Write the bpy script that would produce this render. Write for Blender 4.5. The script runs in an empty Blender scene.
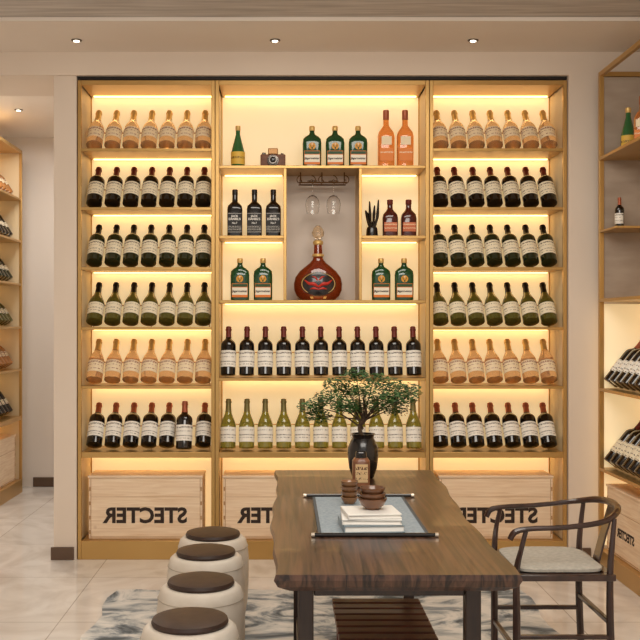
import bpy, bmesh, math, random
from mathutils import Vector, Matrix
random.seed(7)
S = bpy.context.scene
COL = S.collection
PI = math.pi
S.view_settings.view_transform = 'Standard'
S.view_settings.look = 'None'

# ------------------------------------------------------------------ materials
def lin(h):
    h = h.lstrip('#'); v = [int(h[i:i+2], 16)/255 for i in (0, 2, 4)]
    return tuple((c/12.92 if c <= .04045 else ((c+.055)/1.055)**2.4) for c in v) + (1,)
def M(name, c1, rough=.5, metal=0, c2=None, scale=6, stretch=(1,1,1), trans=0, coat=0, bump=0, emis=None, es=0, detail=4, dist=0, lo=.35, hi=.65, ior=1.45, alpha=1, knots=False):
    m = bpy.data.materials.new(name); m.use_nodes = True
    nt = m.node_tree; b = nt.nodes['Principled BSDF']
    b.inputs['Roughness'].default_value = rough; b.inputs['Metallic'].default_value = metal
    b.inputs['Transmission Weight'].default_value = trans; b.inputs['Coat Weight'].default_value = coat
    b.inputs['IOR'].default_value = ior; b.inputs['Alpha'].default_value = alpha
    a = lin(c1)
    if c2 is None:
        d = [min(1, x*1.06) for x in a[:3]] + [1]
    else: d = lin(c2)
    tc = nt.nodes.new('ShaderNodeTexCoord'); mp = nt.nodes.new('ShaderNodeMapping')
    mp.inputs['Scale'].default_value = stretch
    nz = nt.nodes.new('ShaderNodeTexNoise'); nz.inputs['Scale'].default_value = scale
    nz.inputs['Detail'].default_value = detail; nz.inputs['Distortion'].default_value = dist
    cr = nt.nodes.new('ShaderNodeValToRGB')
    cr.color_ramp.elements[0].position = lo; cr.color_ramp.elements[0].color = a
    cr.color_ramp.elements[1].position = hi; cr.color_ramp.elements[1].color = d
    nt.links.new(tc.outputs['Object'], mp.inputs['Vector']); nt.links.new(mp.outputs[0], nz.inputs['Vector'])
    nt.links.new(nz.outputs['Fac'], cr.inputs['Fac']); nt.links.new(cr.outputs[0], b.inputs['Base Color'])
    if knots:
        vo = nt.nodes.new('ShaderNodeTexVoronoi'); vo.inputs['Scale'].default_value = 5.5
        nt.links.new(tc.outputs['Object'], vo.inputs['Vector'])
        mr = nt.nodes.new('ShaderNodeMapRange'); mr.inputs['From Min'].default_value = .05; mr.inputs['From Max'].default_value = .11
        mr.inputs['To Min'].default_value = .55; mr.inputs['To Max'].default_value = 0
        nt.links.new(vo.outputs['Distance'], mr.inputs['Value'])
        mx = nt.nodes.new('ShaderNodeMix'); mx.data_type = 'RGBA'; mx.inputs[7].default_value = lin('B08054')
        nt.links.new(mr.outputs[0], mx.inputs[0]); nt.links.new(cr.outputs[0], mx.inputs[6]); nt.links.new(mx.outputs[2], b.inputs['Base Color'])
    if bump:
        bp = nt.nodes.new('ShaderNodeBump'); bp.inputs['Strength'].default_value = bump; bp.inputs['Distance'].default_value = .01
        nt.links.new(nz.outputs['Fac'], bp.inputs['Height']); nt.links.new(bp.outputs[0], b.inputs['Normal'])
    if emis:
        b.inputs['Emission Color'].default_value = lin(emis); b.inputs['Emission Strength'].default_value = es
    return m
def label_mat(name, paper, ink, bands, nscale=330, border=None):
    """paper label with rows of fine print; bands = (z centre, half height, density)"""
    m = bpy.data.materials.new(name); m.use_nodes = True
    nt = m.node_tree; b = nt.nodes['Principled BSDF']; b.inputs['Roughness'].default_value = .55
    tc = nt.nodes.new('ShaderNodeTexCoord'); sp = nt.nodes.new('ShaderNodeSeparateXYZ')
    nt.links.new(tc.outputs['Object'], sp.inputs[0])
    cm = nt.nodes.new('ShaderNodeCombineXYZ'); nt.links.new(sp.outputs['X'], cm.inputs['X'])
    zz = nt.nodes.new('ShaderNodeMath'); zz.operation = 'MULTIPLY'; zz.inputs[1].default_value = .6
    nt.links.new(sp.outputs['Z'], zz.inputs[0]); nt.links.new(zz.outputs[0], cm.inputs['Z'])
    nz = nt.nodes.new('ShaderNodeTexNoise'); nz.inputs['Scale'].default_value = nscale; nz.inputs['Detail'].default_value = 1
    nt.links.new(cm.outputs[0], nz.inputs['Vector'])
    total = None
    for (z, h, dens) in bands:
        c = nt.nodes.new('ShaderNodeMath'); c.operation = 'COMPARE'; c.inputs[1].default_value = z; c.inputs[2].default_value = h
        nt.links.new(sp.outputs['Z'], c.inputs[0])
        g = nt.nodes.new('ShaderNodeMath'); g.operation = 'GREATER_THAN'; g.inputs[1].default_value = 1-dens
        nt.links.new(nz.outputs['Fac'], g.inputs[0])
        x = nt.nodes.new('ShaderNodeMath'); x.operation = 'MULTIPLY'
        nt.links.new(c.outputs[0], x.inputs[0]); nt.links.new(g.outputs[0], x.inputs[1])
        if total is None: total = x
        else:
            a = nt.nodes.new('ShaderNodeMath'); a.operation = 'MAXIMUM'
            nt.links.new(total.outputs[0], a.inputs[0]); nt.links.new(x.outputs[0], a.inputs[1]); total = a
    mx = nt.nodes.new('ShaderNodeMix'); mx.data_type = 'RGBA'
    mx.inputs[6].default_value = lin(paper); mx.inputs[7].default_value = lin(ink)
    nt.links.new(total.outputs[0], mx.inputs[0]); nt.links.new(mx.outputs[2], b.inputs['Base Color'])
    return m

m_gold = M('brushed_gold', 'C29A5C', .34, .65, c2='C69F62', scale=2)
m_back = M('cream_backing_glow', 'F0E2C6', .7, c2='F4E8D0', scale=2, emis='FFDEA2', es=.46)  # emission puts the strip light's glow into the whole panel
m_side = M('cream_side', 'E0CAA2', .5, c2='E4CFAA', scale=2)
m_backunlit = M('unlit_backing', 'DACDC0', .7, c2='E2D6CA', scale=2)  # greyed copy of the backing; the lack of light is in its colour
m_led = M('led_glow', 'FFE8BC', .5, emis='FFCE80', es=5)
m_wall = M('warm_wall_paint', 'E2D2C1', .8, c2='E6D7C7', scale=1.5)
m_wallfar = M('far_wall_paint', 'E4D9CD', .8, c2='E9DFD5', scale=1.2)
m_ceil = M('ceiling_paint', 'EBDFD2', .85, c2='EFE4D8', scale=1.5)
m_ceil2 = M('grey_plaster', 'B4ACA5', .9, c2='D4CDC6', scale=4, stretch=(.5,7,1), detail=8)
m_gapshade = M('gap_shade', '1E1712', .6)  # near-black colour standing in for shade above the units
m_base = M('bronze_baseboard', '5E4838', .4)
m_pine = M('pine_wood', 'E6C8A6', .6, c2='F6DEC0', scale=4, stretch=(1,3,16), detail=6, dist=.8, knots=True)
m_pine2 = M('pine_edge', 'B08458', .65, c2='BE9468', scale=8, stretch=(2,2,8))
m_ink = M('burnt_lettering', '30221A', .7)
m_walnut = M('walnut_slab', '1F130D', .3, c2='5A3D2D', scale=4.5, stretch=(11,.35,3), detail=10, dist=1.4, coat=.08, lo=.36, hi=.66)
m_walnutdk = M('dark_walnut', '24160F', .35, c2='382419', scale=6, stretch=(8,1,1), detail=5, coat=.2)
m_redwood = M('red_brown_wood', '4C2418', .4, c2='643226', scale=6, stretch=(1,8,4), coat=.2)
m_chair = M('chair_dark_wood', '2E1C16', .3, c2='40281F', scale=8, stretch=(3,3,1), coat=.4)
m_cush = M('linen_cushion', 'A8A398', .9, c2='B8B3A8', scale=60, bump=.2)
m_stool = M('cream_leather', 'CCC1B2', .55, c2='D5CCBF', scale=12, bump=.08)
m_stooltop = M('brown_leather', '2E1E17', .5, c2='3C2A22', scale=20, bump=.1)
m_leaf = M('bonsai_leaf', '20401A', .6, c2='456E30', scale=25)
m_bark = M('bark', '3A2C20', .9, c2='56432F', scale=30, bump=.4)
m_vase = M('black_ceramic', '15110F', .25, c2='221B17', scale=10, coat=.4)
m_tan = M('brown_canister', '7A4C30', .4, c2='8C5A3A', scale=12, coat=.3)
m_brownglz = M('brown_glaze', '5E3C28', .3, c2='7C5438', scale=14, coat=.5)
m_amberglz = M('tan_glaze', '7C5434', .3, c2='966A42', scale=14, coat=.5)
m_white = M('white_paper', 'EEEAE2', .6)
m_bookblue = M('grey_blue_cover', '7D8C94', .5, c2='8E9CA3', scale=8)
m_bookwhite = M('ivory_cover', 'E0DED8', .5)
m_mat = M('grey_blue_linen', '808C94', .9, c2='9CA6AC', scale=90, stretch=(1,3,1), bump=.2)
m_matborder = M('dark_border', '4A4E50', .8)
m_silver = M('silver_emblem', 'D8CBB8', .3, .7)
m_chrome = M('dark_chrome', '6C6660', .25, .9)
m_foilred = M('red_foil', '6A2418', .4, .2)
m_foilorange = M('copper_foil', 'A4583A', .35, .3)
m_foilgold = M('gold_foil', 'DCB66E', .35, .4)
m_foildark = M('black_foil', '1C1512', .35, .2)
m_foilgreen = M('olive_foil', '7B7040', .4, .3)
g_dark = M('dark_glass', '120D0B', .08, coat=.6)
g_green = M('deep_green_glass', '1E2614', .08, coat=.6)
g_olive = M('olive_glass', '5E5A24', .08, coat=.5, c2='6C682E', scale=4, trans=.45)
g_amber = M('amber_glass', 'F6CFA0', .06, coat=.5, c2='F8D6AC', scale=4, trans=.8)
g_pale = M('pale_olive_glass', '989038', .08, coat=.5, c2='A29A42', scale=4, trans=.55)
g_jade = M('liqueur_green_glass', '12441F', .1, coat=.6, c2='1A5228', trans=.2)
g_orange = M('orange_glass', 'F49A4C', .06, coat=.5, c2='F8A85C', scale=4, trans=.72)
g_redbrown = M('red_brown_glass', '4A160C', .1, coat=.5)
g_cognac = M('cognac_glass', '9C3A18', .05, coat=.6, c2='B04820', scale=5, trans=.6)
g_clear = M('clear_glass', 'FFFFFF', .02, trans=1)
g_crystal = M('crystal', 'EFD8B8', .03, trans=.85, coat=.5)
g_brightgreen = M('green_glass', '2E6A38', .1, coat=.5, trans=.2)
l_cream = label_mat('cream_label', 'F0E4C8', '4A3222', [(.125,.005,.5),(.105,.003,.45),(.078,.003,.5),(.060,.002,.45)], 240)
l_white = label_mat('white_label', 'F4EFE4', '4A4038', [(.125,.005,.5),(.103,.003,.45),(.075,.003,.5),(.060,.002,.45)], 240)
l_tan = label_mat('peach_label', 'F2DFBC', '8A3A1C', [(.106,.006,.5),(.086,.003,.45),(.060,.003,.45)], 240)
l_yellow = label_mat('yellow_label', 'E0B84A', '5A3018', [(.06,.006,.5)])
l_orange = label_mat('orange_label', 'E48436', 'F6E6C6', [(.09,.004,.5)])
l_black = label_mat('black_label', '14110F', 'DAD6CC', [(.060,.002,.5),(.050,.002,.5),(.04,.002,.5)])

# ------------------------------------------------------------------ mesh builder
def catmull(pts, n=6):
    P = [Vector(p) for p in pts]
    if len(P) < 3: return P
    out = []
    for i in range(len(P)-1):
        p0 = P[max(i-1,0)]; p1 = P[i]; p2 = P[i+1]; p3 = P[min(i+2,len(P)-1)]
        for k in range(n):
            t = k/n
            out.append(.5*((2*p1)+(-p0+p2)*t+(2*p0-5*p1+4*p2-p3)*t*t+(-p0+3*p1-3*p2+p3)*t*t*t))
    out.append(P[-1]); return out
class MB:
    def __init__(s): s.bm = bmesh.new()
    def box(s, x0, x1, y0, y1, z0, z1, mi=0):
        v = [s.bm.verts.new((x, y, z)) for x in (x0, x1) for y in (y0, y1) for z in (z0, z1)]
        for f in ((0,1,3,2),(4,6,7,5),(0,4,5,1),(2,3,7,6),(0,2,6,4),(1,5,7,3)):
            s.bm.faces.new([v[i] for i in f]).material_index = mi
        return s
    def loft(s, secs, n=20, c=(0,0,0), mi=0, cap=True):
        """secs: (z, hx, hy, exponent)"""
        rings = []
        for sc in secs:
            z, hx, hy = sc[0], sc[1], sc[2]; e = sc[3] if len(sc) > 3 else 2
            ring = []
            for k in range(n):
                a = 2*PI*(k+.5)/n; ca, sa = math.cos(a), math.sin(a)
                x = math.copysign(abs(ca)**(2/e), ca)*hx; y = math.copysign(abs(sa)**(2/e), sa)*hy
                ring.append(s.bm.verts.new((c[0]+x, c[1]+y, c[2]+z)))
            rings.append(ring)
        for a, b in zip(rings, rings[1:]):
            for k in range(n):
                s.bm.faces.new((a[k], a[(k+1)%n], b[(k+1)%n], b[k])).material_index = mi
        if cap:
            s.bm.faces.new(list(reversed(rings[0]))).material_index = mi
            s.bm.faces.new(rings[-1]).material_index = mi
        return s
    def lathe(s, prof, n=24, c=(0,0,0), mi=0, cap=True):
        return s.loft([(z, r, r, 2) for z, r in prof], n, c, mi, cap)
    def tube(s, pts, r, n=8, mi=0, smooth=True, k=6):
        P = catmull(pts, k) if smooth else [Vector(p) for p in pts]
        rs = r if isinstance(r, (list, tuple)) else [r]
        rings = []; up = None
        for i, p in enumerate(P):
            t = (P[min(i+1, len(P)-1)]-P[max(i-1, 0)]).normalized()
            if up is None:
                up = Vector((0,0,1)) if abs(t.z) < .9 else Vector((1,0,0))
            u = t.cross(up).normalized(); w = u.cross(t).normalized(); up = w
            f = i/(len(P)-1)*(len(rs)-1); i0 = int(f); i1 = min(i0+1, len(rs)-1)
            rr = rs[i0]*(1-(f-i0))+rs[i1]*(f-i0)
            rings.append([s.bm.verts.new(p+u*rr*math.cos(2*PI*j/n)+w*rr*math.sin(2*PI*j/n)) for j in range(n)])
        for a, b in zip(rings, rings[1:]):
            for j in range(n): s.bm.faces.new((a[j], a[(j+1)%n], b[(j+1)%n], b[j])).material_index = mi
        s.bm.faces.new(list(reversed(rings[0]))).material_index = mi
        s.bm.faces.new(rings[-1]).material_index = mi
        return s
    def arc(s, r, z0, z1, a0, a1, n=12, th=.0006, mi=0, sy=1):
        vs = []
        for k in range(n+1):
            a = a0+(a1-a0)*k/n
            x, y = math.sin(a)*r, -math.cos(a)*r*sy
            vs.append((s.bm.verts.new((x, y, z0)), s.bm.verts.new((x, y, z1))))
        for a, b in zip(vs, vs[1:]): s.bm.faces.new((a[0], b[0], b[1], a[1])).material_index = mi
        return s
    def poly(s, pts, thick=(0,0,0), mi=0):
        a = [s.bm.verts.new(p) for p in pts]
        b = [s.bm.verts.new(Vector(p)+Vector(thick)) for p in pts]
        s.bm.faces.new(a).material_index = mi; s.bm.faces.new(list(reversed(b))).material_index = mi
        n = len(pts)
        for i in range(n): s.bm.faces.new((a[i], b[i], b[(i+1)%n], a[(i+1)%n])).material_index = mi
        return s
    def build(s, name, mats, parent=None, bevel=0, world=True, angle=35, xf=None):
        if xf is not None: bmesh.ops.transform(s.bm, matrix=xf, verts=s.bm.verts)
        off = Vector((0,0,0))
        if parent is not None and world:
            q = parent
            while q is not None: off += q.location; q = q.parent
        if off.length: bmesh.ops.translate(s.bm, vec=-off, verts=s.bm.verts)
        bmesh.ops.recalc_face_normals(s.bm, faces=s.bm.faces)
        me = bpy.data.meshes.new(name); s.bm.to_mesh(me); s.bm.free()
        for mm in (mats if isinstance(mats, (list, tuple)) else [mats]): me.materials.append(mm)
        for p in me.polygons: p.use_smooth = True
        me.set_sharp_from_angle(angle=math.radians(angle))
        o = bpy.data.objects.new(name, me); COL.objects.link(o)
        if parent is not None: o.parent = parent
        if bevel:
            b = o.modifiers.new('bevel', 'BEVEL'); b.width = bevel; b.segments = 2; b.limit_method = 'ANGLE'
        return o
def tag(o, label, cat, group=None):
    o['label'] = label; o['category'] = cat
    if group: o['group'] = group
    return o
def thing(name, loc, label=None, cat=None, group=None):
    o = bpy.data.objects.new(name, None); COL.objects.link(o); o.location = loc
    o.empty_display_size = .05
    if label: tag(o, label, cat, group)
    return o
def struct(o): o['kind'] = 'structure'; return o
def dup(o, parent=None):
    c = o.copy(); COL.objects.link(c)
    if parent is not None: c.parent = parent
    for ch in list(o.children): dup(ch, c)
    return c
def text_obj(name, s, size, mat, parent, loc, mirror=False, bold=.0, thick=.001, rotz=0, align='CENTER'):
    cu = bpy.data.curves.new('tmp', 'FONT'); cu.body = s; cu.size = size; cu.align_x = align; cu.align_y = 'CENTER'
    cu.offset = bold; cu.resolution_u = 3; cu.extrude = thick
    t = bpy.data.objects.new('tmp', cu); COL.objects.link(t)
    dg = bpy.context.evaluated_depsgraph_get()
    me = bpy.data.meshes.new_from_object(t.evaluated_get(dg))
    bpy.data.objects.remove(t); 
    sx = -1 if mirror else 1
    for v in me.vertices:
        x, y, z = v.co; v.co = (x*sx, -z, y)
    me.name = name; me.materials.clear(); me.materials.append(mat)
    o = bpy.data.objects.new(name, me); COL.objects.link(o); o.parent = parent
    o.location = loc; o.rotation_euler = (0,0,rotz)
    return o

# ------------------------------------------------------------------ camera
F = 969.0; CX = 285; CY = 325; H = 1.38
def X(px, D): return (px-CX)*D/F
def Z(py, D): return H-(py-CY)*D/F
cam = bpy.data.cameras.new('camera'); co = bpy.data.objects.new('camera', cam); COL.objects.link(co)
co.location = (0, 0, H); co.rotation_euler = (PI/2, 0, 0)
cam.sensor_width = 36; cam.sensor_fit = 'HORIZONTAL'; cam.lens = F/640*36
cam.shift_x = (320-CX)/640; cam.shift_y = (CY-320)/640; cam.clip_start = .05
S.camera = co

# ------------------------------------------------------------------ room shell
FR = 5.70; CEIL = 2.98
def tile_floor():
    m = bpy.data.materials.new('marble_tiles'); m.use_nodes = True; nt = m.node_tree; b = nt.nodes['Principled BSDF']
    b.inputs['Roughness'].default_value = .10
    tc = nt.nodes.new('ShaderNodeTexCoord')
    br = nt.nodes.new('ShaderNodeTexBrick'); br.offset = 0; br.inputs['Scale'].default_value = 1
    br.inputs['Brick Width'].default_value = .8; br.inputs['Row Height'].default_value = .8
    br.inputs['Mortar Size'].default_value = .003; br.inputs['Mortar Smooth'].default_value = .2
    br.inputs['Color1'].default_value = (1,1,1,1); br.inputs['Color2'].default_value = (.95,.95,.95,1); br.inputs['Mortar'].default_value = (.6,.58,.55,1)
    mp = nt.nodes.new('ShaderNodeMapping'); mp.inputs['Location'].default_value = (.25,.3,0)
    nt.links.new(tc.outputs['Object'], mp.inputs[0]); nt.links.new(mp.outputs[0], br.inputs['Vector'])
    nz = nt.nodes.new('ShaderNodeTexNoise'); nz.inputs['Scale'].default_value = 2.2; nz.inputs['Detail'].default_value = 9; nz.inputs['Distortion'].default_value = 2.2
    nt.links.new(tc.outputs['Object'], nz.inputs['Vector'])
    cr = nt.nodes.new('ShaderNodeValToRGB'); e = cr.color_ramp.elements
    e[0].position = .35; e[0].color = lin('D6CEC5'); e[1].position = .6; e[1].color = lin('EBE6DF')
    nt.links.new(nz.outputs['Fac'], cr.inputs[0])
    mx = nt.nodes.new('ShaderNodeMix'); mx.data_type = 'RGBA'; mx.blend_type = 'MULTIPLY'; mx.inputs[0].default_value = 1
    nt.links.new(cr.outputs[0], mx.inputs[6]); nt.links.new(br.outputs['Color'], mx.inputs[7]); nt.links.new(mx.outputs[2], b.inputs['Base Color'])
    return m
struct(MB().box(-2.7, 2.5, -1.0, 8.4, -.1, 0).build('floor', tile_floor()))
struct(MB().box(-2.7, 2.5, 5.1, 8.4, CEIL, CEIL+.1).build('ceiling', m_ceil))
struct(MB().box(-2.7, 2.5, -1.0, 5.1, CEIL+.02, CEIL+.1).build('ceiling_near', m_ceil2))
struct(MB().box(-2.7, 2.5, 8.28, 8.4, 0, CEIL).build('wall_far', m_wallfar))
struct(MB().box(-2.7, -2.58, -1, 8.28, 0, CEIL).build('wall_left', m_wallfar))
struct(MB().box(2.3, 2.5, -1, 6.2, 0, CEIL).build('wall_right', m_wall))
wb = MB()
wb.box(-1.36, -1.226, FR, 6.2, 0, 2.845)
wb.box(1.664, 2.3, FR-.02, 6.2, 0, 2.845)
wb.box(-2.58, 2.3, FR-.02, 6.2, 2.845, CEIL)
wb.box(-1.226, 1.664, 6.08, 6.2, 0, 2.845)
struct(wb.build('wall_back', m_wall))
struct(MB().box(-1.222, 1.660, FR+.01, 6.07, 2.826, 2.844).build('gap_shade_strip', m_gapshade))  # dark strip painted in for the shadow between unit tops and header
struct(MB().box(-1.375, -1.24, FR-.015, FR, 0, .075).build('baseboard_left', m_base, bevel=.002))
struct(MB().box(1.665, 1.79, FR-.035, FR-.02, 0, .075).build('baseboard_right', m_base, bevel=.002))
struct(MB().box(-2.15, -1.0, 8.265, 8.28, 0, .08).build('baseboard_far', m_base, bevel=.002))

# ------------------------------------------------------------------ shelving bays
ZR = [2.421, 2.074, 1.721, 1.368, 1.021, .632]     # shelf tops
def bay(name, label, x0, x1, shelves):
    """built at origin facing -Y: x in [x0,x1], y in [0,.34]"""
    t = thing(name, (0,0,0), label, 'shelf', 'display shelf units')
    H1 = 2.82; dp = .34; w = .022
    for (xa, ya) in ((x0, 0), (x1-w, 0), (x0, dp-w), (x1-w, dp-w)):
        MB().box(xa, xa+w, ya, ya+w, 0, H1).build('post', m_gold, t, bevel=.002)
    MB().box(x0+w, x1-w, 0, dp-w, H1-.028, H1).build('top_panel', m_gold, t, bevel=.002)
    MB().box(x0+w, x1-w, 0, dp-w, 0, .11).build('plinth', m_gold, t, bevel=.002)
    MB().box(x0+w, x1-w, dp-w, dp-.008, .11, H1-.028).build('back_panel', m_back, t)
    for xa in (x0+.006, x1-.014):
        MB().box(xa, xa+.008, w, dp-w, .11, H1-.028).build('side_panel', m_side, t)
    for z in shelves:
        th = .034 if abs(z-.632) < .03 else .017
        MB().box(x0+w, x1-w, .004, dp-w, z-th, z).build('shelf', m_gold, t, bevel=.002)
    return t
def led(t, xa, xb, z, y=.275):
    MB().box(xa, xb, y, y+.024, z-.004, z).build('led_strip', m_led, t)
def rail(t, xa, xb, z, r, tilt, y0, L=.16):
    ct, st = math.cos(tilt), math.sin(tilt); rr = .004
    y = y0+(r+rr+.001)*ct+L*st; zz = z+r*st-(r+rr+.001)*st+L*ct
    b = MB().tube([(xa, y, zz), (xb, y, zz)], rr, 8, smooth=False)
    n = 3
    for i in range(n):
        xx = xa+.02+(xb-xa-.04)*i/(n-1)
        b.tube([(xx, y+.004, zz), (xx, y+.004, z)], .003, 6, smooth=False)
    b.build('bottle_rail', m_gold, t)
TILT = math.radians(33); YB = .090; FAT = 1.18; R_ = .041*FAT
def side_bay(name, label):
    t = bay(name, label, 0, .808, ZR)
    for z in [2.792]+[q-.017 for q in ZR[:-1]]+[ZR[-1]-.034]:
        led(t, .04, .768, z)
    for z in ZR: rail(t, .03, .778, z, R_, TILT, YB)
    return t
lb = side_bay('wine_shelf', 'gold framed backlit wine shelf at the left end of the shelving wall')
lb.location = (-1.22, FR, 0)
rb = dup(lb); rb.location = (.851, FR, 0); rb['label'] = 'gold framed backlit wine shelf at the right end of the shelving wall'
fb = dup(lb); fb.rotation_euler = (0, 0, PI/2); fb.location = (-2.17, 7.2, 0)
fb['label'] = 'distant gold wine shelf standing in the passage at the far left'; 
MX0, MX1 = -.410, .849
mb_ = bay('wine_shelf', 'wide middle wine shelf with liquor niches and decanter', MX0, MX1, [2.32, 1.527, 1.068, .632])
for pxa, pxb in ((283.5, 286.5), (359, 362)):
    MB().box(X(pxa, FR), X(pxb, FR), .004, .31, 1.527, 2.303).build('partition', m_gold, mb_, bevel=.002)
PA, PB = X(283.5, FR), X(362, FR)
MB().box(MX0+.022, PA, .004, .31, 1.890, 1.907).build('shelf', m_gold, mb_, bevel=.002)
MB().box(PB, MX1-.022, .004, .31, 1.890, 1.907).build('shelf', m_gold, mb_, bevel=.002)
MB().box(X(286.5, FR)+.001, X(359, FR)-.001, .30, .3115, 1.528, 2.302).build('niche_panel', m_backunlit, mb_)  # sheet over the back panel, coloured to look unlit
led(mb_, MX0+.04, MX1-.04, 2.792)
for z in (2.303, 1.890):
    led(mb_, MX0+.04, PA-.01, z); led(mb_, PB+.01, MX1-.04, z)
led(mb_, MX0+.04, MX1-.04, 1.510); led(mb_, MX0+.04, MX1-.04, 1.051); led(mb_, MX0+.04, MX1-.04, .598)
T2 = math.radians(12)
R2 = .041*1.12
rail(mb_, MX0+.03, MX1-.03, 1.068, R2, T2, YB, .15)
rail(mb_, MX0+.03, MX1-.03, .632, R2, T2, YB, .15)
# glass hanging rack with curled ironwork inside the middle shelf
r = MB()
for yy in (.10, .13, .20, .23): r.tube([(X(299, FR), yy, 2.235), (X(348, FR), yy, 2.235)], .003, 6, smooth=False)
for xx in (301, 323, 346): r.tube([(X(xx, FR), .09, 2.246), (X(xx, FR), .24, 2.246)], .0035, 6, smooth=False).tube([(X(xx, FR), .165, 2.246), (X(xx, FR), .165, 2.303)], .004, 6, smooth=False)
for x0, sg in ((301, -1), (312, 1), (323, -1), (334, 1), (346, 1)):
    cx = X(x0, FR)
    r.tube([(cx, .088, 2.272), (cx+sg*.012, .088, 2.268), (cx+sg*.022, .088, 2.254), (cx+sg*.020, .088, 2.236), (cx+sg*.006, .088, 2.226), (cx-sg*.006, .088, 2.234), (cx-sg*.002, .088, 2.246), (cx+sg*.008, .088, 2.244)], .003, 6)
r.build('glass_rack', M('bronze_iron','6A4A2C',.4,.6), mb_)
mb_.location = (0, FR, 0)

# right rack (facing -X) built in place
rr_ = thing('wine_rack', (1.80, 5.57, 0), 'tall gold wine rack along the right wall behind the armchair', 'shelf', 'display shelf units')
RX0, RX1, RY0, RY1 = 1.80, 2.20, 4.0, 5.57
for (xa, ya) in ((RX0, RY1-.026), (RX1-.026, RY1-.026), (RX0, RY0), (RX1-.026, RY0)):
    MB().box(xa, xa+.026, ya, ya+.026, 0, 2.83).build('post', m_gold, rr_, bevel=.002)
fr = MB()
for xa in (RX0, RX1-.026): fr.box(xa, xa+.026, RY0+.026, RY1-.026, 2.804, 2.83)
for ya in (RY0, RY1-.026): fr.box(RX0+.026, RX1-.026, ya, ya+.026, 2.804, 2.83)
fr.build('top_frame', m_gold, rr_, bevel=.002)
m_stone = M('taupe_stone_panel', '9E8D7D', .6, c2='AE9E8E', scale=4, stretch=(1,1,3), detail=8)
MB().box(RX0+.026, RX1-.026, RY1-.02, RY1-.008, 1.53, 2.80).build('stone_panel', m_stone, rr_)
MB().box(RX0+.026, RX1-.026, RY1-.02, RY1-.008, .12, 1.50).build('end_panel', m_back, rr_)  # lower half glows by itself in place of strip light
MB().box(RX1-.02, RX1-.008, RY0+.03, RY1-.03, .12, 2.80).build('back_panel', m_side, rr_)
for z in (2.34, 1.53, 1.02, .565):
    MB().box(RX0, RX1-.02, RY0+.03, RY1-.02, z-.018, z).build('shelf', m_gold, rr_, bevel=.002)
MB().box(RX0, RX1-.02, 5.27, RY1-.03, 1.908, 1.92).build('shelf', m_gold, rr_, bevel=.002)
MB().box(RX0, RX1-.02, RY0+.03, RY1-.02, 0, .10).build('plinth', m_gold, rr_, bevel=.002)
for z in (1.512, 1.002, .547):
    MB().box(2.10, 2.13, RY0+.05, RY1-.05, z-.005, z).build('led_strip', m_led, rr_)

# ------------------------------------------------------------------ bottles
BORD = [(0,.034),(.004,.040),(.165,.041),(.182,.040),(.196,.034),(.206,.024),(.216,.016),(.23,.0142),(.262,.0135),(.263,.016),(.272,.016),(.273,.0138),(.284,.0138),(.286,.010)]
BURG = [(0,.034),(.004,.041),(.12,.042),(.14,.0405),(.16,.035),(.18,.027),(.20,.0195),(.218,.0152),(.262,.0135),(.263,.016),(.272,.016),(.273,.0138),(.284,.0138),(.286,.010)]
def prof_r(prof, z):
    for (a, ra), (b, rb2) in zip(prof, prof[1:]):
        if a <= z <= b: return ra+(rb2-ra)*(z-a)/max(b-a, 1e-6)
    return prof[-1][1]
def capsule_prof(prof, z0):
    zs = [z0]+[z for z, _ in prof if z > z0]
    return [(z, prof_r(prof, z)+.0009) for z in zs[:-1]]+[(prof[-1][0]+.0009, prof[-1][1]+.0009)]
def wine_proto(prof, glass, lab, foil, z0=.225, lz=(.045,.140), aw=1.45):
    t = thing('wine_bottle', (0,0,0))
    MB().lathe(prof, 20).build('body', glass, t)
    MB().arc(.0425, lz[0], lz[1], -aw, aw, 12).build('label', lab, t)
    MB().lathe(capsule_prof(prof, z0), 16).build('capsule', foil, t)
    t.scale = (FAT, FAT, 1)
    return t
P_AMBER = wine_proto(BURG, g_amber, l_tan, m_foilgold, .205, (.040,.118))
P_DARK = wine_proto(BORD, g_dark, l_cream, m_foilred, .218)
P_DARK2 = wine_proto(BORD, g_dark, l_white, m_foilorange, .218)
P_GREEN = wine_proto(BORD, g_green, l_cream, m_foildark, .215)
P_OLIVE = wine_proto(BURG, g_olive, l_cream, m_foildark, .21, (.040,.118))
P_PALE = wine_proto(BURG, g_pale, l_white, m_foilgreen, .21, (.035,.12))
used = set()
def put(proto, loc, rot, label, group, cat='bottle', scale=None):
    if proto.name in used: o = dup(proto)
    else: o = proto; used.add(proto.name)
    o.location = loc; o.rotation_euler = rot
    if scale: o.scale = scale if isinstance(scale, (tuple, list)) else (scale,)*3
    return tag(o, label, cat, group)
ORD = ['first','second','third','fourth','fifth','sixth','seventh','eighth','ninth','tenth','eleventh']
ROWS = [(P_AMBER, 'amber wine bottle with peach label', 'top'), (P_DARK, 'dark red-necked wine bottle with cream label', 'second'),
        (P_GREEN, 'dark green black-necked wine bottle with cream label', 'third'), (P_OLIVE, 'olive wine bottle with cream label', 'fourth'),
        (P_AMBER, 'amber wine bottle with peach label', 'fifth'), (P_DARK2, 'dark copper-necked wine bottle with white label', 'sixth')]
for side, xo in (('left', -1.22), ('right', .851)):
    for ri, (pr, desc, rn) in enumerate(ROWS):
        for k in range(7):
            x = xo+.079+k*.1083
            y = FR+YB; z = ZR[ri]+R_*math.sin(TILT)+.001; rx = -TILT
            if ri == 5 and side == 'left' and k == 5:
                y -= .050; rx = -math.radians(14); z = ZR[ri]+R_*math.sin(math.radians(14))+.001
                lb_ = 'dark wine bottle pulled forward from the sixth row of the left shelf'
            else: lb_ = '%s, %s from left, %s row, %s shelf' % (desc, ORD[k], rn, side)
            put(pr, (x, y, z), (rx, 0, random.uniform(-.02,.02)), lb_, '%s row bottles on the %s shelf' % (rn, side))
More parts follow.
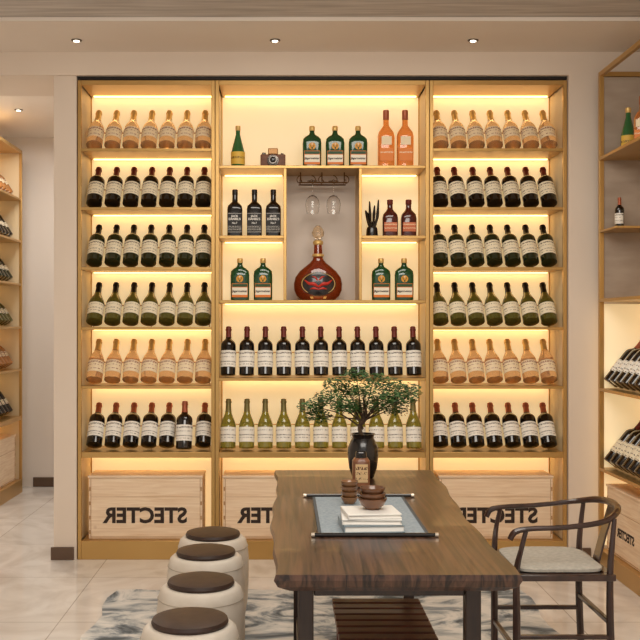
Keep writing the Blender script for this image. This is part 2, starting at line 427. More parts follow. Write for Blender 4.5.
for ri, (pr, desc, z) in enumerate(((P_DARK, 'dark wine bottle with white label', 1.068), (P_PALE, 'pale green wine bottle with white label', .632))):
    if ri == 0:
        pr = wine_proto(BORD, g_dark, l_white, m_foilred, .222); 
    for k in range(11):
        x = X(228+k*18.6, FR+YB)
        put(pr, (x, FR+YB, z+R2*math.sin(T2)+.001), (-T2, 0, random.uniform(-.02,.02)),
            '%s, %s from left, %s row of the middle shelf' % (desc, ORD[k], ('upper', 'lower')[ri]),
            '%s wine row of the middle shelf' % ('upper', 'lower')[ri], scale=(1.12,1.12,1.04))
# right rack rows: base towards -X
PR1 = wine_proto(BORD, g_dark, l_white, m_foilorange, .218, (.055,.125), 1.15)
PR2 = wine_proto(BORD, g_dark, l_cream, m_foilred, .218, (.055,.125), 1.15)
t_ = math.radians(38); RB = .041*1.12; XB = RX0+.042
for zi, z in enumerate((1.02, .565)):
    for k in range(9):
        y = 5.488-k*.0945
        put(PR1 if zi == 0 else PR2, (XB, y, z+RB*math.sin(t_)+.001), (-t_, 0, -PI/2),
            'dark wine bottle, %s from the back, %s row of the right rack' % (ORD[k], ('upper', 'lower')[zi]),
            '%s row bottles on the right rack' % ('upper', 'lower')[zi], scale=(1.12,1.12,1.12))
b = MB()
for z in (1.02, .565):
    ct, st = math.cos(t_), math.sin(t_); L = .16
    xx = XB+(RB+.006)*ct+L*st; zz = z+RB*st-(RB+.006)*st+L*ct
    b.tube([(xx, RY0+.03, zz), (xx, RY1-.03, zz)], .005, 8, smooth=False)
    for yy in (4.1, 4.8, 5.535): b.tube([(xx+.004, yy, zz), (xx+.004, yy, z)], .004, 6, smooth=False)
b.build('bottle_rail', m_gold, rr_)
# far left rack: too small for parts, one mesh each
g_tinyamber = M('distant_amber_glass', 'A8703C', .15, coat=.4)
def tiny(prof, glass, lab, foil):
    b = MB(); b.lathe(prof, 14, mi=0); b.arc(.0425, .07, .115, -.75, .75, 8, mi=1); b.lathe(capsule_prof(prof, .22), 10, mi=2)
    return b.build('wine_bottle', [glass, lab, foil])
TN = [tiny(BURG, g_tinyamber, l_tan, m_foilgold), tiny(BORD, g_dark, l_cream, m_foilred), tiny(BORD, g_green, l_cream, m_foildark), tiny(BURG, g_olive, l_cream, m_foildark)]
TN += [TN[0], TN[1]]
for ri in range(6):
    for k in range(8):
        y = 7.2+.060+(7-k)*.0955
        put(TN[ri], (-2.17-YB, y, ZR[ri]+R_*math.sin(TILT)+.001), (-TILT, 0, PI/2),
            'tiny %s wine bottle, %s from the back, %s row, distant left shelf' % (['amber','dark','dark green','olive','amber','dark'][ri], ORD[k], ROWS[ri][2]),
            '%s row bottles on the distant left shelf' % ROWS[ri][2], scale=(1.05, 1.05, 1))

# ---- liquor bottles
m_lwhite = M('liqueur_label', 'F0E8D4', .5); m_lorange = M('orange_band', 'E07A24', .5); m_lgreen = M('label_green', '1E4A28', .5)
def liqueur_green():
    t = thing('liqueur_bottle', (0,0,0))
    MB().loft([(0,.050,.028,3.5),(.004,.056,.032,3.5),(.15,.057,.033,3.5),(.175,.054,.031,3),(.19,.040,.026,2.4),(.20,.022,.020,2),(.212,.0155,.0155,2),(.238,.0148,.0148,2)], 28).build('body', g_jade, t)
    MB().lathe([(.224,.0165),(.226,.0175),(.248,.0175),(.252,.015)], 16).build('cap', m_foilgold, t)
    lo = MB().box(-.047,.047,-.0352,-.0310,.018,.100).build('label', m_lorange, t)
    MB().box(-.045,.045,-.0357,-.0351,.032,.076).build('panel', m_lwhite, lo)
    MB().box(-.045,.045,-.0357,-.0351,.080,.097).build('band', m_lgreen, lo)
    text_obj('lettering', 'Jägermeister', .0175, m_ink, lo, (0, -.0361, .054), thick=.0003, bold=.0005)
    n = MB(); n.poly([(math.cos(a)*.021, -.0345, .128+math.sin(a)*.021) for a in [2*PI*k/20 for k in range(20)]], (0,.003,0))
    e = n.build('emblem', M('emblem_orange', 'DE9A2E', .5), t)
    MB().box(-.0015,.0015,-.0353,-.0344,.133,.146).box(-.005,.005,-.0353,-.0344,.140,.1425).build('cross', m_lwhite, e)
    q = MB().poly([(-.005,-.0353,.122),(.005,-.0353,.122),(.003,-.0353,.110),(-.003,-.0353,.110)], (0,.0008,0))
    for s in (-1, 1):
        q.tube([(s*.003,-.0352,.122),(s*.010,-.0352,.127),(s*.012,-.0352,.137)], .0012, 5).tube([(s*.009,-.0352,.126),(s*.006,-.0352,.133)], .001, 5)
    q.build('stag_head', m_lgreen, e)
    return t
def whiskey():
    t = thing('whiskey_bottle', (0,0,0))
    MB().loft([(0,.040,.036,5),(.004,.045,.041,5),(.165,.046,.042,5),(.185,.043,.039,4),(.20,.030,.028,2.6),(.212,.0175,.0175,2),(.225,.0165,.0165,2),(.252,.0165,.0165,2)], 28).build('body', g_dark, t)
    MB().lathe([(.252,.0155),(.253,.0172),(.282,.0172),(.285,.015)], 16).build('cap', m_foildark, t)
    lo = MB().box(-.041,.041,-.0445,-.041,.025,.140).build('label', l_black, t)
    text_obj('lettering', 'JACK\nDANIEL\'S', .0175, m_white, lo, (0, -.0452, .112), thick=.0003, bold=.0005)
    text_obj('lettering', 'No.7', .0150, m_white, lo, (0, -.0452, .080), thick=.0003, bold=.0003)
    MB().box(-.041,.041,-.0452,-.0444,.026,.0275).box(-.041,.041,-.0452,-.0444,.1370,.1385).build('rule', m_white, lo)
    return t
def redliq():
    t = thing('liqueur_bottle', (0,0,0))
    MB().loft([(0,.040,.036,4),(.004,.046,.041,4),(.11,.047,.042,4),(.135,.043,.039,3),(.155,.026,.025,2),(.168,.017,.017,2),(.20,.016,.016,2)], 24).build('body', g_redbrown, t)
    MB().lathe([(.196,.0175),(.197,.0182),(.222,.0182),(.224,.016)], 16).build('cap', m_foilred, t)
    MB().box(-.038,.038,-.0442,-.040,.03,.085).build('label', label_mat('rust_label','C4683E','F0D8B0',[(.072,.004,.5),(.05,.003,.5)]), t)
    return t
def cognac():
    t = thing('cognac_bottle', (0,0,0))
    MB().loft([(0,.043,.034,3),(.005,.050,.038,3),(.19,.051,.039,3),(.215,.046,.036,2.6),(.24,.028,.026,2),(.255,.018,.018,2),(.32,.016,.016,2)], 24).build('body', g_orange, t)
    MB().lathe([(.29,.0175),(.292,.0185),(.345,.0185),(.348,.016)], 16).build('cap', m_foilorange, t)
    MB().box(-.039,.039,-.0410,-.036,.04,.115).build('label', l_orange, t)
    MB().box(-.030,.030,-.0410,-.0380,.135,.185).build('neck_label', l_tan, t)
    return t
lq = liqueur_green(); jk = whiskey(); rq = redliq(); cg = cognac()
YL = FR+.12
def base_at(px, y=YL): return X(px, y)
for i, px in enumerate((312, 335, 358)):
    put(lq, (base_at(px), YL, 2.321), (0,0,0), 'flat green herbal liqueur bottle, %s of three on the top middle shelf' % ('leftmost','centre','rightmost')[i], 'green liqueur bottles on the top shelf')
for i, px in enumerate((240, 263)):
    put(lq, (base_at(px), YL, 1.528), (0,0,0), '%s green liqueur bottle below the black whiskey bottles' % ('left','right')[i], 'green liqueur bottles in the niches')
for i, px in enumerate((381, 404)):
    put(lq, (base_at(px), YL, 1.528), (0,0,0), '%s green liqueur bottle below the two red-brown bottles' % ('left','right')[i], 'green liqueur bottles in the niches')
for i, px in enumerate((235, 254.5, 273.3)):
    put(jk, (base_at(px, YL), YL, 1.908), (0,0,0), '%s square black whiskey bottle in the upper left niche' % ('leftmost','middle','rightmost')[i], 'black whiskey bottles')
for i, px in enumerate((390, 408.5)):
    put(rq, (base_at(px), YL, 1.908), (0,0,0), '%s of two short red-brown liqueur bottles in the upper right niche' % ('left','right')[i], 'red-brown liqueur bottles')
for i, px in enumerate((386, 405)):
    put(cg, (base_at(px), YL, 2.321), (0,0,0), '%s tall orange bottle at the right end of the top middle shelf' % ('left','right')[i], 'tall orange bottles')
t = thing('liquor_bottle', (base_at(238), YL, 2.321), 'slender green bottle with yellow label beside the vintage camera', 'bottle')
MB().lathe([(0,.036),(.004,.042),(.10,.040),(.16,.024),(.20,.014),(.235,.013)], 20).build('body', g_brightgreen, t, world=False)
MB().arc(.0430, .02, .095, -1.4, 1.4).build('label', l_yellow, t, world=False)
MB().lathe([(.225,.0145),(.227,.0155),(.252,.0155),(.254,.013)], 14).build('cap', m_foilgold, t, world=False)
gb = dup(t); gb.location = (1.92, 5.42, 2.341); tag(gb, 'slender green bottle on the upper shelf of the right rack', 'bottle', 'bottles high on the right rack')
cb = dup(cg); cb.location = (1.93, 5.24, 2.341); cb.scale = (.8,)*3; cb.rotation_euler = (0,0,-.6); tag(cb, 'orange bottle on the upper shelf of the right rack', 'bottle', 'bottles high on the right rack')
sb = dup(P_DARK2); sb.location = (1.885, 5.46, 1.921); sb.scale = (.62,.62,.62); sb.rotation_euler = (0,0,-.9); tag(sb, 'small dark bottle on the short shelf of the right rack', 'bottle', 'bottles high on the right rack')

# vintage camera
t = thing('vintage_camera', (X(273, YL), YL, 2.321), 'small brown vintage folding camera on the top middle shelf', 'camera')
MB().box(-.075,.075,-.03,.03,.0,.080).build('body', M('camera_leather','6A3E24',.5,c2='7E5034',scale=40,bump=.2), t, world=False, bevel=.006)
MB().box(-.03,.03,-.022,.022,.0805,.118).build('viewfinder', M('camera_brass','A87A48',.35,.4), t, world=False, bevel=.005)
b = MB().lathe([(0,.034),(.02,.034),(.021,.028),(.038,.028),(.039,.023),(.045,.023)], 24)
l = b.build('lens', m_chrome, t, world=False, xf=Matrix.Translation((0,-.029,.040)) @ Matrix.Rotation(PI/2, 4, 'X'))
MB().lathe([(0,.018),(.004,.012)], 20).build('lens_glass', g_dark, l, world=False, xf=Matrix.Translation((0,-.074,.040)) @ Matrix.Rotation(PI/2, 4, 'X'))
MB().lathe([(.080,.012),(.093,.012)], 14, c=(-.055,0,0)).build('dial', m_chrome, t, world=False)
MB().lathe([(.080,.009),(.090,.009)], 14, c=(.055,0,0)).build('shutter_button', m_chrome, t, world=False)

# black branching ornament
t = thing('branching_ornament', (X(372, YL), YL, 1.908), 'black branching ornament beside the red-brown liqueur bottles', 'ornament')
MB().lathe([(0,.034),(.004,.037),(.05,.033),(.06,.028)], 20).build('base', m_vase, t, world=False)
for dx, dz, bend in ((-.032,.16,-.02),(-.012,.215,-.006),(.012,.19,.01),(.034,.225,.012)):
    MB().tube([(dx*.3,0,.05),(dx*.8,0,.10),(dx,0,.14),(dx+bend*.4,0,dz)], [.009,.008,.010,.004], 8).build('prong', m_vase, t, world=False)

# decanter
DX, DY = X(318, FR+.15), FR+.15
t = thing('decanter', (DX, DY, 1.528), 'large bell shaped amber cognac decanter with black and red emblem in the central niche', 'decanter')
BELL = [(0,.092,.050),(.006,.106,.056),(.03,.130,.066),(.06,.143,.071),(.10,.146,.072),(.14,.137,.068),(.175,.112,.059),(.203,.080,.048),(.225,.052,.037),(.243,.036,.029),(.265,.028,.025),(.345,.023,.022)]
MB().loft([q+(2,) for q in BELL], 40).build('body', g_cognac, t, world=False)
MB().lathe([(.262,.031),(.266,.036),(.276,.036),(.281,.029)], 24).build('collar', m_foilgold, t, world=False)
MB().lathe([(.335,.026),(.342,.031),(.355,.031),(.362,.024)], 20).build('neck_ring', m_foilgold, t, world=False)
MB().lathe([(.36,.016),(.375,.018),(.388,.036),(.41,.040),(.436,.028),(.452,.012)], 8).build('stopper', g_crystal, t, world=False, angle=5)
def surf(x, z):
    for (a, ax, ay), (b2, bx, by) in zip(BELL, BELL[1:]):
        if a <= z <= b2:
            f = (z-a)/(b2-a); hx = ax+(bx-ax)*f; hy = ay+(by-ay)*f
            return -hy*math.sqrt(max(1-(x/hx)**2, .02))
    return -.05
pl = MB(); N = 28; grid = []; PC = .098
for r_ in (0.0, .35, .6, .8, 1.0):
    if r_ == 0: grid.append([pl.bm.verts.new((0, surf(0,PC)-.002, PC))]); continue
    row = []
    for k in range(N):
        x = math.cos(2*PI*k/N)*r_*.106; z_ = PC+math.sin(2*PI*k/N)*r_*.072; row.append(pl.bm.verts.new((x, surf(x, z_)-.002, z_)))
    grid.append(row)
for k in range(N): pl.bm.faces.new((grid[0][0], grid[1][k], grid[1][(k+1)%N]))
for A, B in zip(grid[1:], grid[2:]):
    for k in range(N): pl.bm.faces.new((A[k], B[k], B[(k+1)%N], A[(k+1)%N]))
ov = pl.build('plate', M('plate_dark','160806',.25,coat=.5), t, world=False)
w = MB()
for sgn in (-1, 1):
    pts = []
    for k in range(13):
        a = -.9+2.3*k/12; x = sgn*math.cos(a)*.099; z_ = PC+math.sin(a)*.067; pts.append((x, surf(x, z_)-.003, z_))
    w.tube(pts, [.001,.003,.003,.001], 6, smooth=False)
w.build('rim_scroll', m_foilgold, ov, world=False)
w = MB()
for sgn in (-1, 1):
    for (pp, rr) in (([(0,.078),(.028,.097),(.056,.100),(.083,.122)], [.005,.011,.009,.002]), ([(.0,.064),(.027,.071),(.052,.066)], [.003,.007,.001]), ([(.004,.118),(.020,.136),(.038,.141)], [.004,.006,.001])):
        w.tube([(sgn*x, surf(x, z_)-.003, z_) for x, z_ in pp], rr, 8)
w.build('emblem', M('emblem_red','C02C1C',.35), ov, world=False)
MB().poly([(-.050, surf(.05,.022)-.003, .022),(.050, surf(.05,.022)-.003, .022),(.045, surf(.045,.010)-.003, .010),(-.045, surf(.045,.010)-.003, .010)], (0,.004,0)).build('name_plate', m_foilgold, t, world=False)

# hanging glasses
def glass():
    t = thing('wine_glass', (0,0,0))
    MB().lathe([(0,.032),(-.003,.032),(-.006,.006)], 20).build('foot', g_clear, t)
    MB().lathe([(-.005,.004),(-.085,.0035)], 10).build('stem', g_clear, t)
    MB().lathe([(-.084,.004),(-.093,.022),(-.113,.038),(-.142,.044),(-.176,.039),(-.197,.034),(-.197,.0322),(-.176,.0372),(-.142,.0422),(-.113,.0362),(-.095,.020),(-.088,.003)], 28).build('bowl', g_clear, t)
    return t
g0 = glass()
for i, (px, yy) in enumerate(((312.5, .115), (333.5, .115))):
    put(g0, (X(px, FR+yy), FR+yy, 2.2445), (0,0,0), '%s stemmed glass hanging upside down above the decanter' % ('left','right')[i], 'hanging wine glasses', 'glass')

# crates
def crate(name, w, d, h, label, loc, rotz=0, tsize=.12, text=True, tx=0, tz=.36):
    t = thing(name, loc, label, 'crate', 'wooden wine crates'); t.rotation_euler = (0,0,rotz)
    MB().box(-w/2, w/2, 0, d, 0, h-.014).build('body', m_pine, t, world=False, bevel=.003)
    MB().box(-w/2-.004, w/2+.004, -.006, d+.004, h-.0125, h).build('lid', m_pine, t, world=False, bevel=.002)
    b = MB()
    e = .0015
    b.box(-w/2+.012, -w/2+.015, -e, .0, .01, h-.02); b.box(w/2-.015, w/2-.012, -e, 0, .01, h-.02)
    b.box(-w/2+.012, w/2-.012, -e, 0, .010, .013)
    b.box(-w/2+.015, w/2-.015, -e*.5, 0, h*.66, h*.66+.0025)
    for k in range(4): 
        for s in (-1, 1): b.box(s*(w/2-.007)-.004, s*(w/2-.007)+.004, -e, 0, .03+k*.085, .052+k*.085)
    b.build('joinery', m_pine2, t, world=False)
    if text: text_obj('lettering', 'STECTER', tsize, m_ink, t, (tx, -.001, h*tz), mirror=True, bold=.0042*tsize/.12, thick=.0008)
    return t
crate('wine_crate', .675, .22, .375, 'pine wine crate with mirrored lettering at the foot of the left shelf', (X(145.5, FR+.05), FR+.05, .111), tsize=.124)
crate('wine_crate', .675, .22, .375, 'pine wine crate half hidden behind the table under the middle shelf', (X(280, FR+.05), FR+.05, .111), tsize=.124)
crate('wine_crate', .675, .22, .375, 'pine wine crate with mirrored lettering behind the dark armchair', (X(496, FR+.05), FR+.05, .111), tsize=.124)
crate('wine_crate', .60, .26, .375, 'pine wine crate at the foot of the right rack', (RX0+.035, 5.22, .101), -PI/2, .065)
crate('wine_crate', .60, .24, .375, 'distant pine wine crate at the foot of the far left shelf', (-2.17-.04, 7.64, .111), PI/2, text=False)

# ------------------------------------------------------------------ ceiling lights
for i, (x, y) in enumerate(((-1.17, 5.44), (-.056, 5.44), (1.056, 5.44), (-1.98, 7.2))):
    t = thing('ceiling_downlight', (x, y, CEIL), ['left small recessed downlight above the left shelf', 'middle small recessed downlight above the shelving', 'right small recessed downlight above the right shelf', 'small recessed downlight in the far left passage ceiling'][i], 'ceiling light', 'ceiling downlights')
    MB().lathe([(-.006,.026),(-.004,.030),(-.0005,.030)], 24).build('trim_ring', M('dark_ring','6E645A',.4), t, world=False)
    MB().lathe([(-.0085,.016),(-.0062,.016)], 20).build('lamp_lens', M('lamp_lens','FFF3DC',.4,emis='FFF0D8',es=8), t, world=False)

# ------------------------------------------------------------------ rug
def rug_mat():
    m = bpy.data.materials.new('abstract_rug'); m.use_nodes = True; nt = m.node_tree; b = nt.nodes['Principled BSDF']; b.inputs['Roughness'].default_value = .95
    tc = nt.nodes.new('ShaderNodeTexCoord'); mp = nt.nodes.new('ShaderNodeMapping'); mp.inputs['Scale'].default_value = (1,1.4,1); mp.inputs['Rotation'].default_value = (0,0,.6)
    nz = nt.nodes.new('ShaderNodeTexNoise'); nz.inputs['Scale'].default_value = 3.2; nz.inputs['Detail'].default_value = 10; nz.inputs['Distortion'].default_value = 1.6; nz.inputs['Roughness'].default_value = .62
    cr = nt.nodes.new('ShaderNodeValToRGB'); e = cr.color_ramp.elements
    e[0].position = .36; e[0].color = lin('565C60'); e[1].position = .60; e[1].color = lin('DEDBD5')
    q = e.new(.45); q.color = lin('90969A'); q = e.new(.51); q.color = lin('C4C5C2')
    nt.links.new(tc.outputs['Object'], mp.inputs[0]); nt.links.new(mp.outputs[0], nz.inputs['Vector']); nt.links.new(nz.outputs['Fac'], cr.inputs[0]); nt.links.new(cr.outputs[0], b.inputs['Base Color'])
    return m
MBr = MB()
pts = []
for k in range(20): pts.append((-.88+.02*math.sin(k*1.7), 2.2+2.82*k/19, .001))
for k in range(1, 20): pts.append((-.88+2.10*k/19, 5.02+.012*math.sin(k*2.3), .001))
for k in range(1, 20): pts.append((1.22+.02*math.sin(k*1.3), 5.02-2.82*k/19, .001))
MBr.poly(pts, (0,0,.008))
tag(MBr.build('area_rug', rug_mat()), 'grey and white abstract patterned rug under the table and stools', 'rug')
RZ = .0095

# ------------------------------------------------------------------ table
TZ = .75
t = thing('tea_table', (.29, 3.3, RZ), 'long dark walnut slab table with live edges in front of the shelving', 'table')
D0, D1 = 2.44, 4.21
def outline(ins, z):
    pts = []
    n = 26
    for k in range(n):   # left side going back
        f = k/(n-1); y = D0+ins*.6+(D1-D0-ins*1.2)*f
        pts.append((-.035+ins+.008*math.sin(f*9+1)+.004*math.sin(f*31)-.006*f, y, z))
    for k in range(n):
        f = 1-k/(n-1); y = D0+ins*.6+(D1-D0-ins*1.2)*f
        pts.append((.590-ins+.04*f+.010*math.sin(f*7+2)+.004*math.sin(f*27), y, z))
    return pts
b = MB(); rings = []
for ins, z in ((.040, TZ-.046), (.010, TZ-.032), (.0, TZ-.014), (.005, TZ)):
    rings.append([b.bm.verts.new(p) for p in outline(ins, z)])
n = len(rings[0])
for A, B in zip(rings, rings[1:]):
    for k in range(n): b.bm.faces.new((A[k], A[(k+1)%n], B[(k+1)%n], B[k]))
b.bm.faces.new(list(reversed(rings[0]))); b.bm.faces.new(rings[-1])
b.build('tabletop', m_walnut, t, angle=30)
UT = TZ-.047
for (x, y) in ((.035, 2.60), (.485, 2.60), (.035, 3.95), (.485, 3.95)):
    MB().poly([(x,y,UT),(x+.042,y,UT),(x+.042,y+.045,UT),(x,y+.045,UT)], (0,0,-(UT-RZ))).build('leg', m_walnutdk, t, bevel=.004)
MB().box(.078, .484, 2.61, 2.635, TZ-.10, UT-.001).build('apron', m_walnutdk, t, bevel=.003)
MB().box(.078, .484, 3.96, 3.985, TZ-.10, UT-.001).build('apron', m_walnutdk, t, bevel=.003)
for x in (.045, .495): MB().box(x, x+.025, 2.646, 3.949, TZ-.10, UT-.001).build('side_rail', m_walnutdk, t, bevel=.003)
for x in (.045, .495): MB().box(x, x+.025, 2.646, 3.949, .15, .19).build('stretcher', m_walnutdk, t, bevel=.003)

# bench under the table
t = thing('slatted_bench', (.36, 3.17, RZ), 'low red-brown slatted bench tucked under the near end of the table', 'bench')
for k in range(8):
    y = 2.90+k*.065
    MB().box(.165, .47, y, y+.05, .40, .42).build('slat', m_redwood, t, bevel=.003)
for x in (.18, .43): MB().box(x, x+.025, 2.90, 3.405, .365, .399).build('side_rail', m_redwood, t, bevel=.003)
for (x, y) in ((.18, 2.91), (.43, 2.91), (.18, 3.37), (.43, 3.37)):
    MB().box(x, x+.028, y, y+.028, RZ, .364).build('leg', m_redwood, t, bevel=.003)

# ------------------------------------------------------------------ stools
t = thing('barrel_stool', (0,0,0))
MB().lathe([(0,.118),(.01,.128),(.06,.142),(.14,.154),(.24,.160),(.33,.160),(.39,.154),(.415,.146),(.425,.134),(.427,.125)], 40).build('body', m_stool, t)
MB().lathe([(.4275,.118),(.436,.122),(.446,.118),(.451,.10),(.453,.05),(.4535,.002)], 36).build('seat_cushion', m_stooltop, t)
b = MB()
b.tube([(math.cos(a)*.1555, math.sin(a)*.1555, .385) for a in [2*PI*k/32 for k in range(33)]], .0018, 5, smooth=False).build('seam', M('seam_thread','A89C8C',.8), t)
for i, (D, px, lb_) in enumerate(((4.33, 213, 'farthest of the four cream barrel stools beside the table'), (3.985, 206, 'second farthest of the four cream barrel stools'),
        (3.52, 201, 'second nearest of the four cream barrel stools'), (3.06, 190, 'nearest of the four cream barrel stools, cut off by the frame'))):
    put(t, (X(px, D), D, RZ), (0,0,i*.4), lb_, 'cream barrel stools', 'stool')

# ------------------------------------------------------------------ armchair
t = thing('armchair', (1.07, 3.87, RZ), 'dark wood horseshoe armchair with pale seat cushion right of the table', 'chair')
xa, xb, ya, yb = .88, 1.235, 3.68, 4.07
tag_rail = [(xa-.03, ya-.02, .570),(xa-.01, ya-.024, .600),(xa+.05, ya-.026, .612),(xa+.18, ya-.03, .618),(xb-.03, ya-.015, .636),(xb+.05, ya+.07, .660),(xb+.075, (ya+yb)/2, .668),
        (xb+.05, yb-.07, .660),(xb-.03, yb+.015, .636),(xa+.18, yb+.03, .618),(xa+.05, yb+.026, .612),(xa-.01, yb+.024, .600),(xa-.03, yb+.02, .570)]
MB().tube(tag_rail, [.011,.012,.010,.010,.011,.014,.015,.014,.011,.010,.010,.012,.011], 10).build('arm_rail', m_chair, t)
for y, dy in ((ya, -.024), (yb, .024)):
    MB().tube([(xa, y, RZ),(xa, y, .25),(xa, y, .44),(xa+.012, y+dy*.8, .53),(xa+.03, y+dy, .605)], [.015,.015,.013,.010,.009], 8).build('leg', m_chair, t)
    MB().tube([(xb+.01, y, RZ),(xb, y, .25),(xb, y, .44),(xb+.008, y, .55),(xb+.018, y-dy*.2, .643)], [.015,.015,.013,.011,.009], 8).build('leg', m_chair, t)
    MB().box(xa, xb, y-.010, y+.010, .187, .203).build('stretcher', m_chair, t, bevel=.003)
for x, z in ((xa, .13), (xb, .24)): MB().box(x-.009, x+.009, ya, yb, z, z+.018).build('stretcher', m_chair, t, bevel=.003)
b = MB(); b.box(xa-.018, xb+.018, ya-.018, ya+.018, .410, .435).box(xa-.018, xb+.018, yb-.018, yb+.018, .410, .435).box(xa-.018, xa+.018, ya+.018, yb-.018, .410, .435).box(xb-.018, xb+.018, ya+.018, yb-.018, .410, .435).box(xa+.018, xb-.018, ya+.018, yb-.018, .415, .430)
b.build('seat_frame', m_chair, t, bevel=.004)
cm = (ya+yb)/2
MB().loft([(.436,.165,.18,6),(.439,.172,.187,6),(.449,.172,.187,6),(.455,.160,.175,5),(.457,.12,.13,4)], 36, c=((xa+xb)/2-.003, cm, 0)).build('seat_cushion', m_cush, t)
MB().poly([(xb+.004, cm-.035, .434),(xb+.004, cm+.035, .434),(xb+.035, cm+.032, .55),(xb+.068, cm+.035, .658),(xb+.068, cm-.035, .658),(xb+.035, cm-.032, .55)], (.008,0,0)).build('back_splat', m_chair, t)

# ------------------------------------------------------------------ things on the table
t = thing('linen_runner', (.27, 3.2, TZ), 'grey-blue linen table mat with scroll rods at both ends', 'table mat')
MB().box(.108, .425, 2.885, 3.535, TZ+.0006, TZ+.003).build('cloth', m_mat, t)
MB().box(.100, .110, 2.885, 3.535, TZ+.0008, TZ+.0038).box(.423, .433, 2.885, 3.535, TZ+.0008, TZ+.0038).build('border', m_matborder, t)
for y, xl, xr in ((3.545, .078, .462), (2.88, .088, .446)):
    q = MB().tube([(xl, y, TZ+.0065), (xr, y, TZ+.0065)], .006, 10, smooth=False).build('rod', m_vase, t)
    MB().tube([(xl-.010, y, TZ+.0065), (xl, y, TZ+.0065)], .0065, 10, smooth=False).tube([(xr, y, TZ+.0065), (xr+.010, y, TZ+.0065)], .0065, 10, smooth=False).build('rod_tip', m_silver, q, world=True)
def book(label, cx, cy, z, w, d, h, rot, cov):
    t = thing('book', (cx, cy, z), label, 'book', 'stacked books on the table'); t.rotation_euler = (0,0,rot)
    c = MB(); c.box(-w/2, w/2, -d/2, d/2, 0, .003).box(-w/2, w/2, -d/2, d/2, h-.003, h).box(-w/2, -w/2+.003, -d/2, d/2, .003, h-.003)
    c.build('cover', cov, t, world=False, bevel=.0008)
    MB().box(-w/2+.0035, w/2-.004, -d/2+.004, d/2-.004, .0032, h-.0032).build('pages', m_white, t, world=False)
    return t
BX, BY = .265, 3.00; z = TZ+.0042
for (h, w, d, rot, cov, lb_) in ((.022,.185,.17,.06,m_bookblue,'grey-blue book at the bottom of the stack on the mat'), (.016,.180,.16,-.03,m_bookwhite,'ivory book in the middle of the stack on the mat'), (.014,.165,.15,.10,m_bookwhite,'small ivory book at the top of the stack, under the bowls')):
    book(lb_, BX, BY, z, w, d, h, rot, cov); z += h+.0006
bp = MB().lathe([(0,.022),(.004,.024),(.012,.036),(.028,.044),(.034,.045),(.034,.042),(.026,.039),(.012,.030),(.008,.004)], 28).build('tea_bowl', m_brownglz)
zz = z
for i in range(3):
    put(bp, (.272, 3.015, zz+.0008), (0,0,0), '%s brown glazed bowl of the three stacked on the books' % ('bottom','middle','top')[i], 'stacked brown bowls', 'bowl', scale=1-.06*i)
    zz += .0185
cp = MB().lathe([(0,.017),(.003,.020),(.014,.028),(.024,.031),(.024,.0285),(.014,.0255),(.006,.017),(.005,.003)], 24).build('tea_cup', m_amberglz)
for i in range(4):
    put(cp, (.226, 3.40, TZ+.0042+i*.0185), (0,0,i), '%s tan glazed cup of the stack behind the books' % ('lowest','second lowest','second highest','highest')[i], 'stacked tan cups', 'cup')
t = thing('tea_canister', (X(361, 3.78), 3.78, TZ+.001), 'brown labelled tea canister with dark lid standing before the black vase', 'canister')
MB().loft([(0,.030,.030,4),(.003,.034,.034,4),(.100,.034,.034,4),(.112,.026,.026,3)], 28).build('body', m_tan, t, world=False)
MB().lathe([(.1125,.022),(.132,.022),(.135,.018)], 24).build('lid', m_vase, t, world=False)
MB().box(-.024,.024,-.0358,-.0336,.020,.090).build('label', label_mat('brown_label','D8B888','5A3018',[(.075,.006,.5),(.055,.005,.45),(.035,.004,.45)],200), t, world=False)
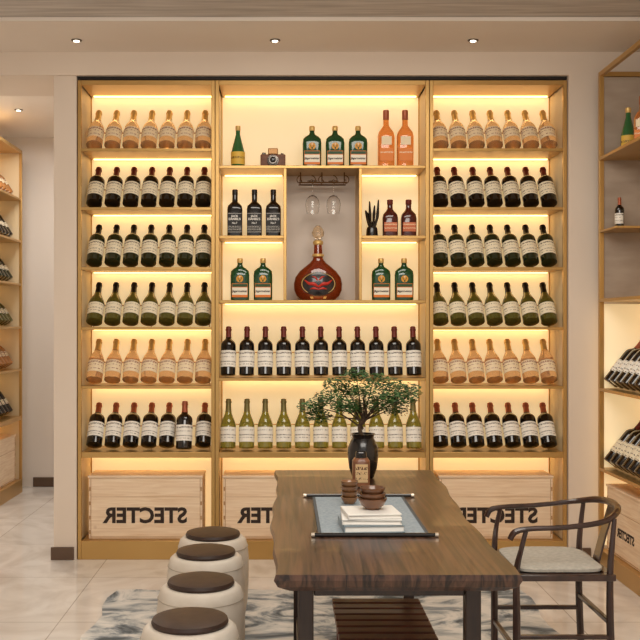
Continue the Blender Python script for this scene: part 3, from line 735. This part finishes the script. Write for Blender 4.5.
# bonsai
VX, VY = X(363, 3.99), 3.99
t = thing('potted_bonsai', (VX, VY, TZ+.001), 'leafy bonsai in a black ceramic vase at the far end of the table', 'plant')
MB().lathe([(0,.040),(.004,.045),(.04,.057),(.09,.064),(.125,.062),(.15,.052),(.165,.043),(.175,.046),(.182,.050),(.182,.045),(.172,.040),(.155,.036),(.153,.002)], 36).build('vase', m_vase, t, world=False)
MB().lathe([(.1555,.035),(.168,.037),(.171,.002)], 20).build('soil', M('soil','2C2118',.95), t, world=False)
ends = [(-.21,.02,.29),(-.15,-.04,.33),(-.11,.05,.38),(-.03,0,.42),(.05,.05,.40),(.0,-.06,.36),(.11,0,.38),(.17,-.02,.33),(.14,.05,.28),(-.08,-.06,.30),(.19,.03,.36),(-.18,.05,.25),(.06,-.05,.31),(-.06,.04,.35),(-.02,.03,.29),(.10,-.05,.34)]
tr = MB().tube([(0,0,.16),(-.014,0,.21),(.012,0,.26),(0,0,.33)], [.010,.008,.007,.003], 8)
for (x, y, zq) in ends:
    tr.tube([(0,0,.20+.05*random.random()),(x*.45,y*.5,.24+(zq-.24)*.45),(x*.95,y*.95,zq)], [.0040,.0026,.0012], 5)
tr.build('trunk', m_bark, t, world=False)
lf = MB()
for (x, y, zq) in ends:
    for k in range(340):
        u = Vector((random.gauss(0,1), random.gauss(0,1), random.gauss(0,1))).normalized()*random.random()**.45
        p = Vector((x, y, zq))+Vector((u.x*.062, u.y*.056, u.z*.034))
        a = random.uniform(0, 2*PI); L = random.uniform(.006, .011); W = L*.45
        d = Vector((math.cos(a), math.sin(a), random.uniform(-.4,.5))).normalized()
        s_ = d.cross(Vector((random.uniform(-.7,.7), random.uniform(-.9,.5), 1))).normalized()
        vs = [lf.bm.verts.new(p-d*L), lf.bm.verts.new(p+s_*W), lf.bm.verts.new(p+d*L), lf.bm.verts.new(p-s_*W)]
        lf.bm.faces.new(vs)
lf.build('foliage', m_leaf, t, world=False)

# ------------------------------------------------------------------ lights
def area(name, loc, size, power, col, rot=(0,0,0), sy=None):
    l = bpy.data.lights.new(name, 'AREA'); l.energy = power; l.color = col; l.size = size
    if sy: l.shape = 'RECTANGLE'; l.size_y = sy
    o = bpy.data.objects.new(name, l); COL.objects.link(o); o.location = loc; o.rotation_euler = rot
    return o
area('fill_light_main', (.2, 1.6, 2.9), 2.2, 88, (1,.94,.86), (math.radians(25),0,0), 1.6)  # unseen fill light added to brighten the room
area('fill_light_table', (.3, 4.2, 2.95), 1.6, 28, (1,.93,.83), (0,0,0), .8)  # second unseen fill, added above the table
area('passage_lamp', (-1.95, 7.0, 2.93), .8, 28, (1,.97,.93), (0,0,0), .8)
W = bpy.data.worlds.new('world'); S.world = W; W.use_nodes = True
W.node_tree.nodes['Background'].inputs[0].default_value = (1,.94,.87,1)
W.node_tree.nodes['Background'].inputs[1].default_value = .82
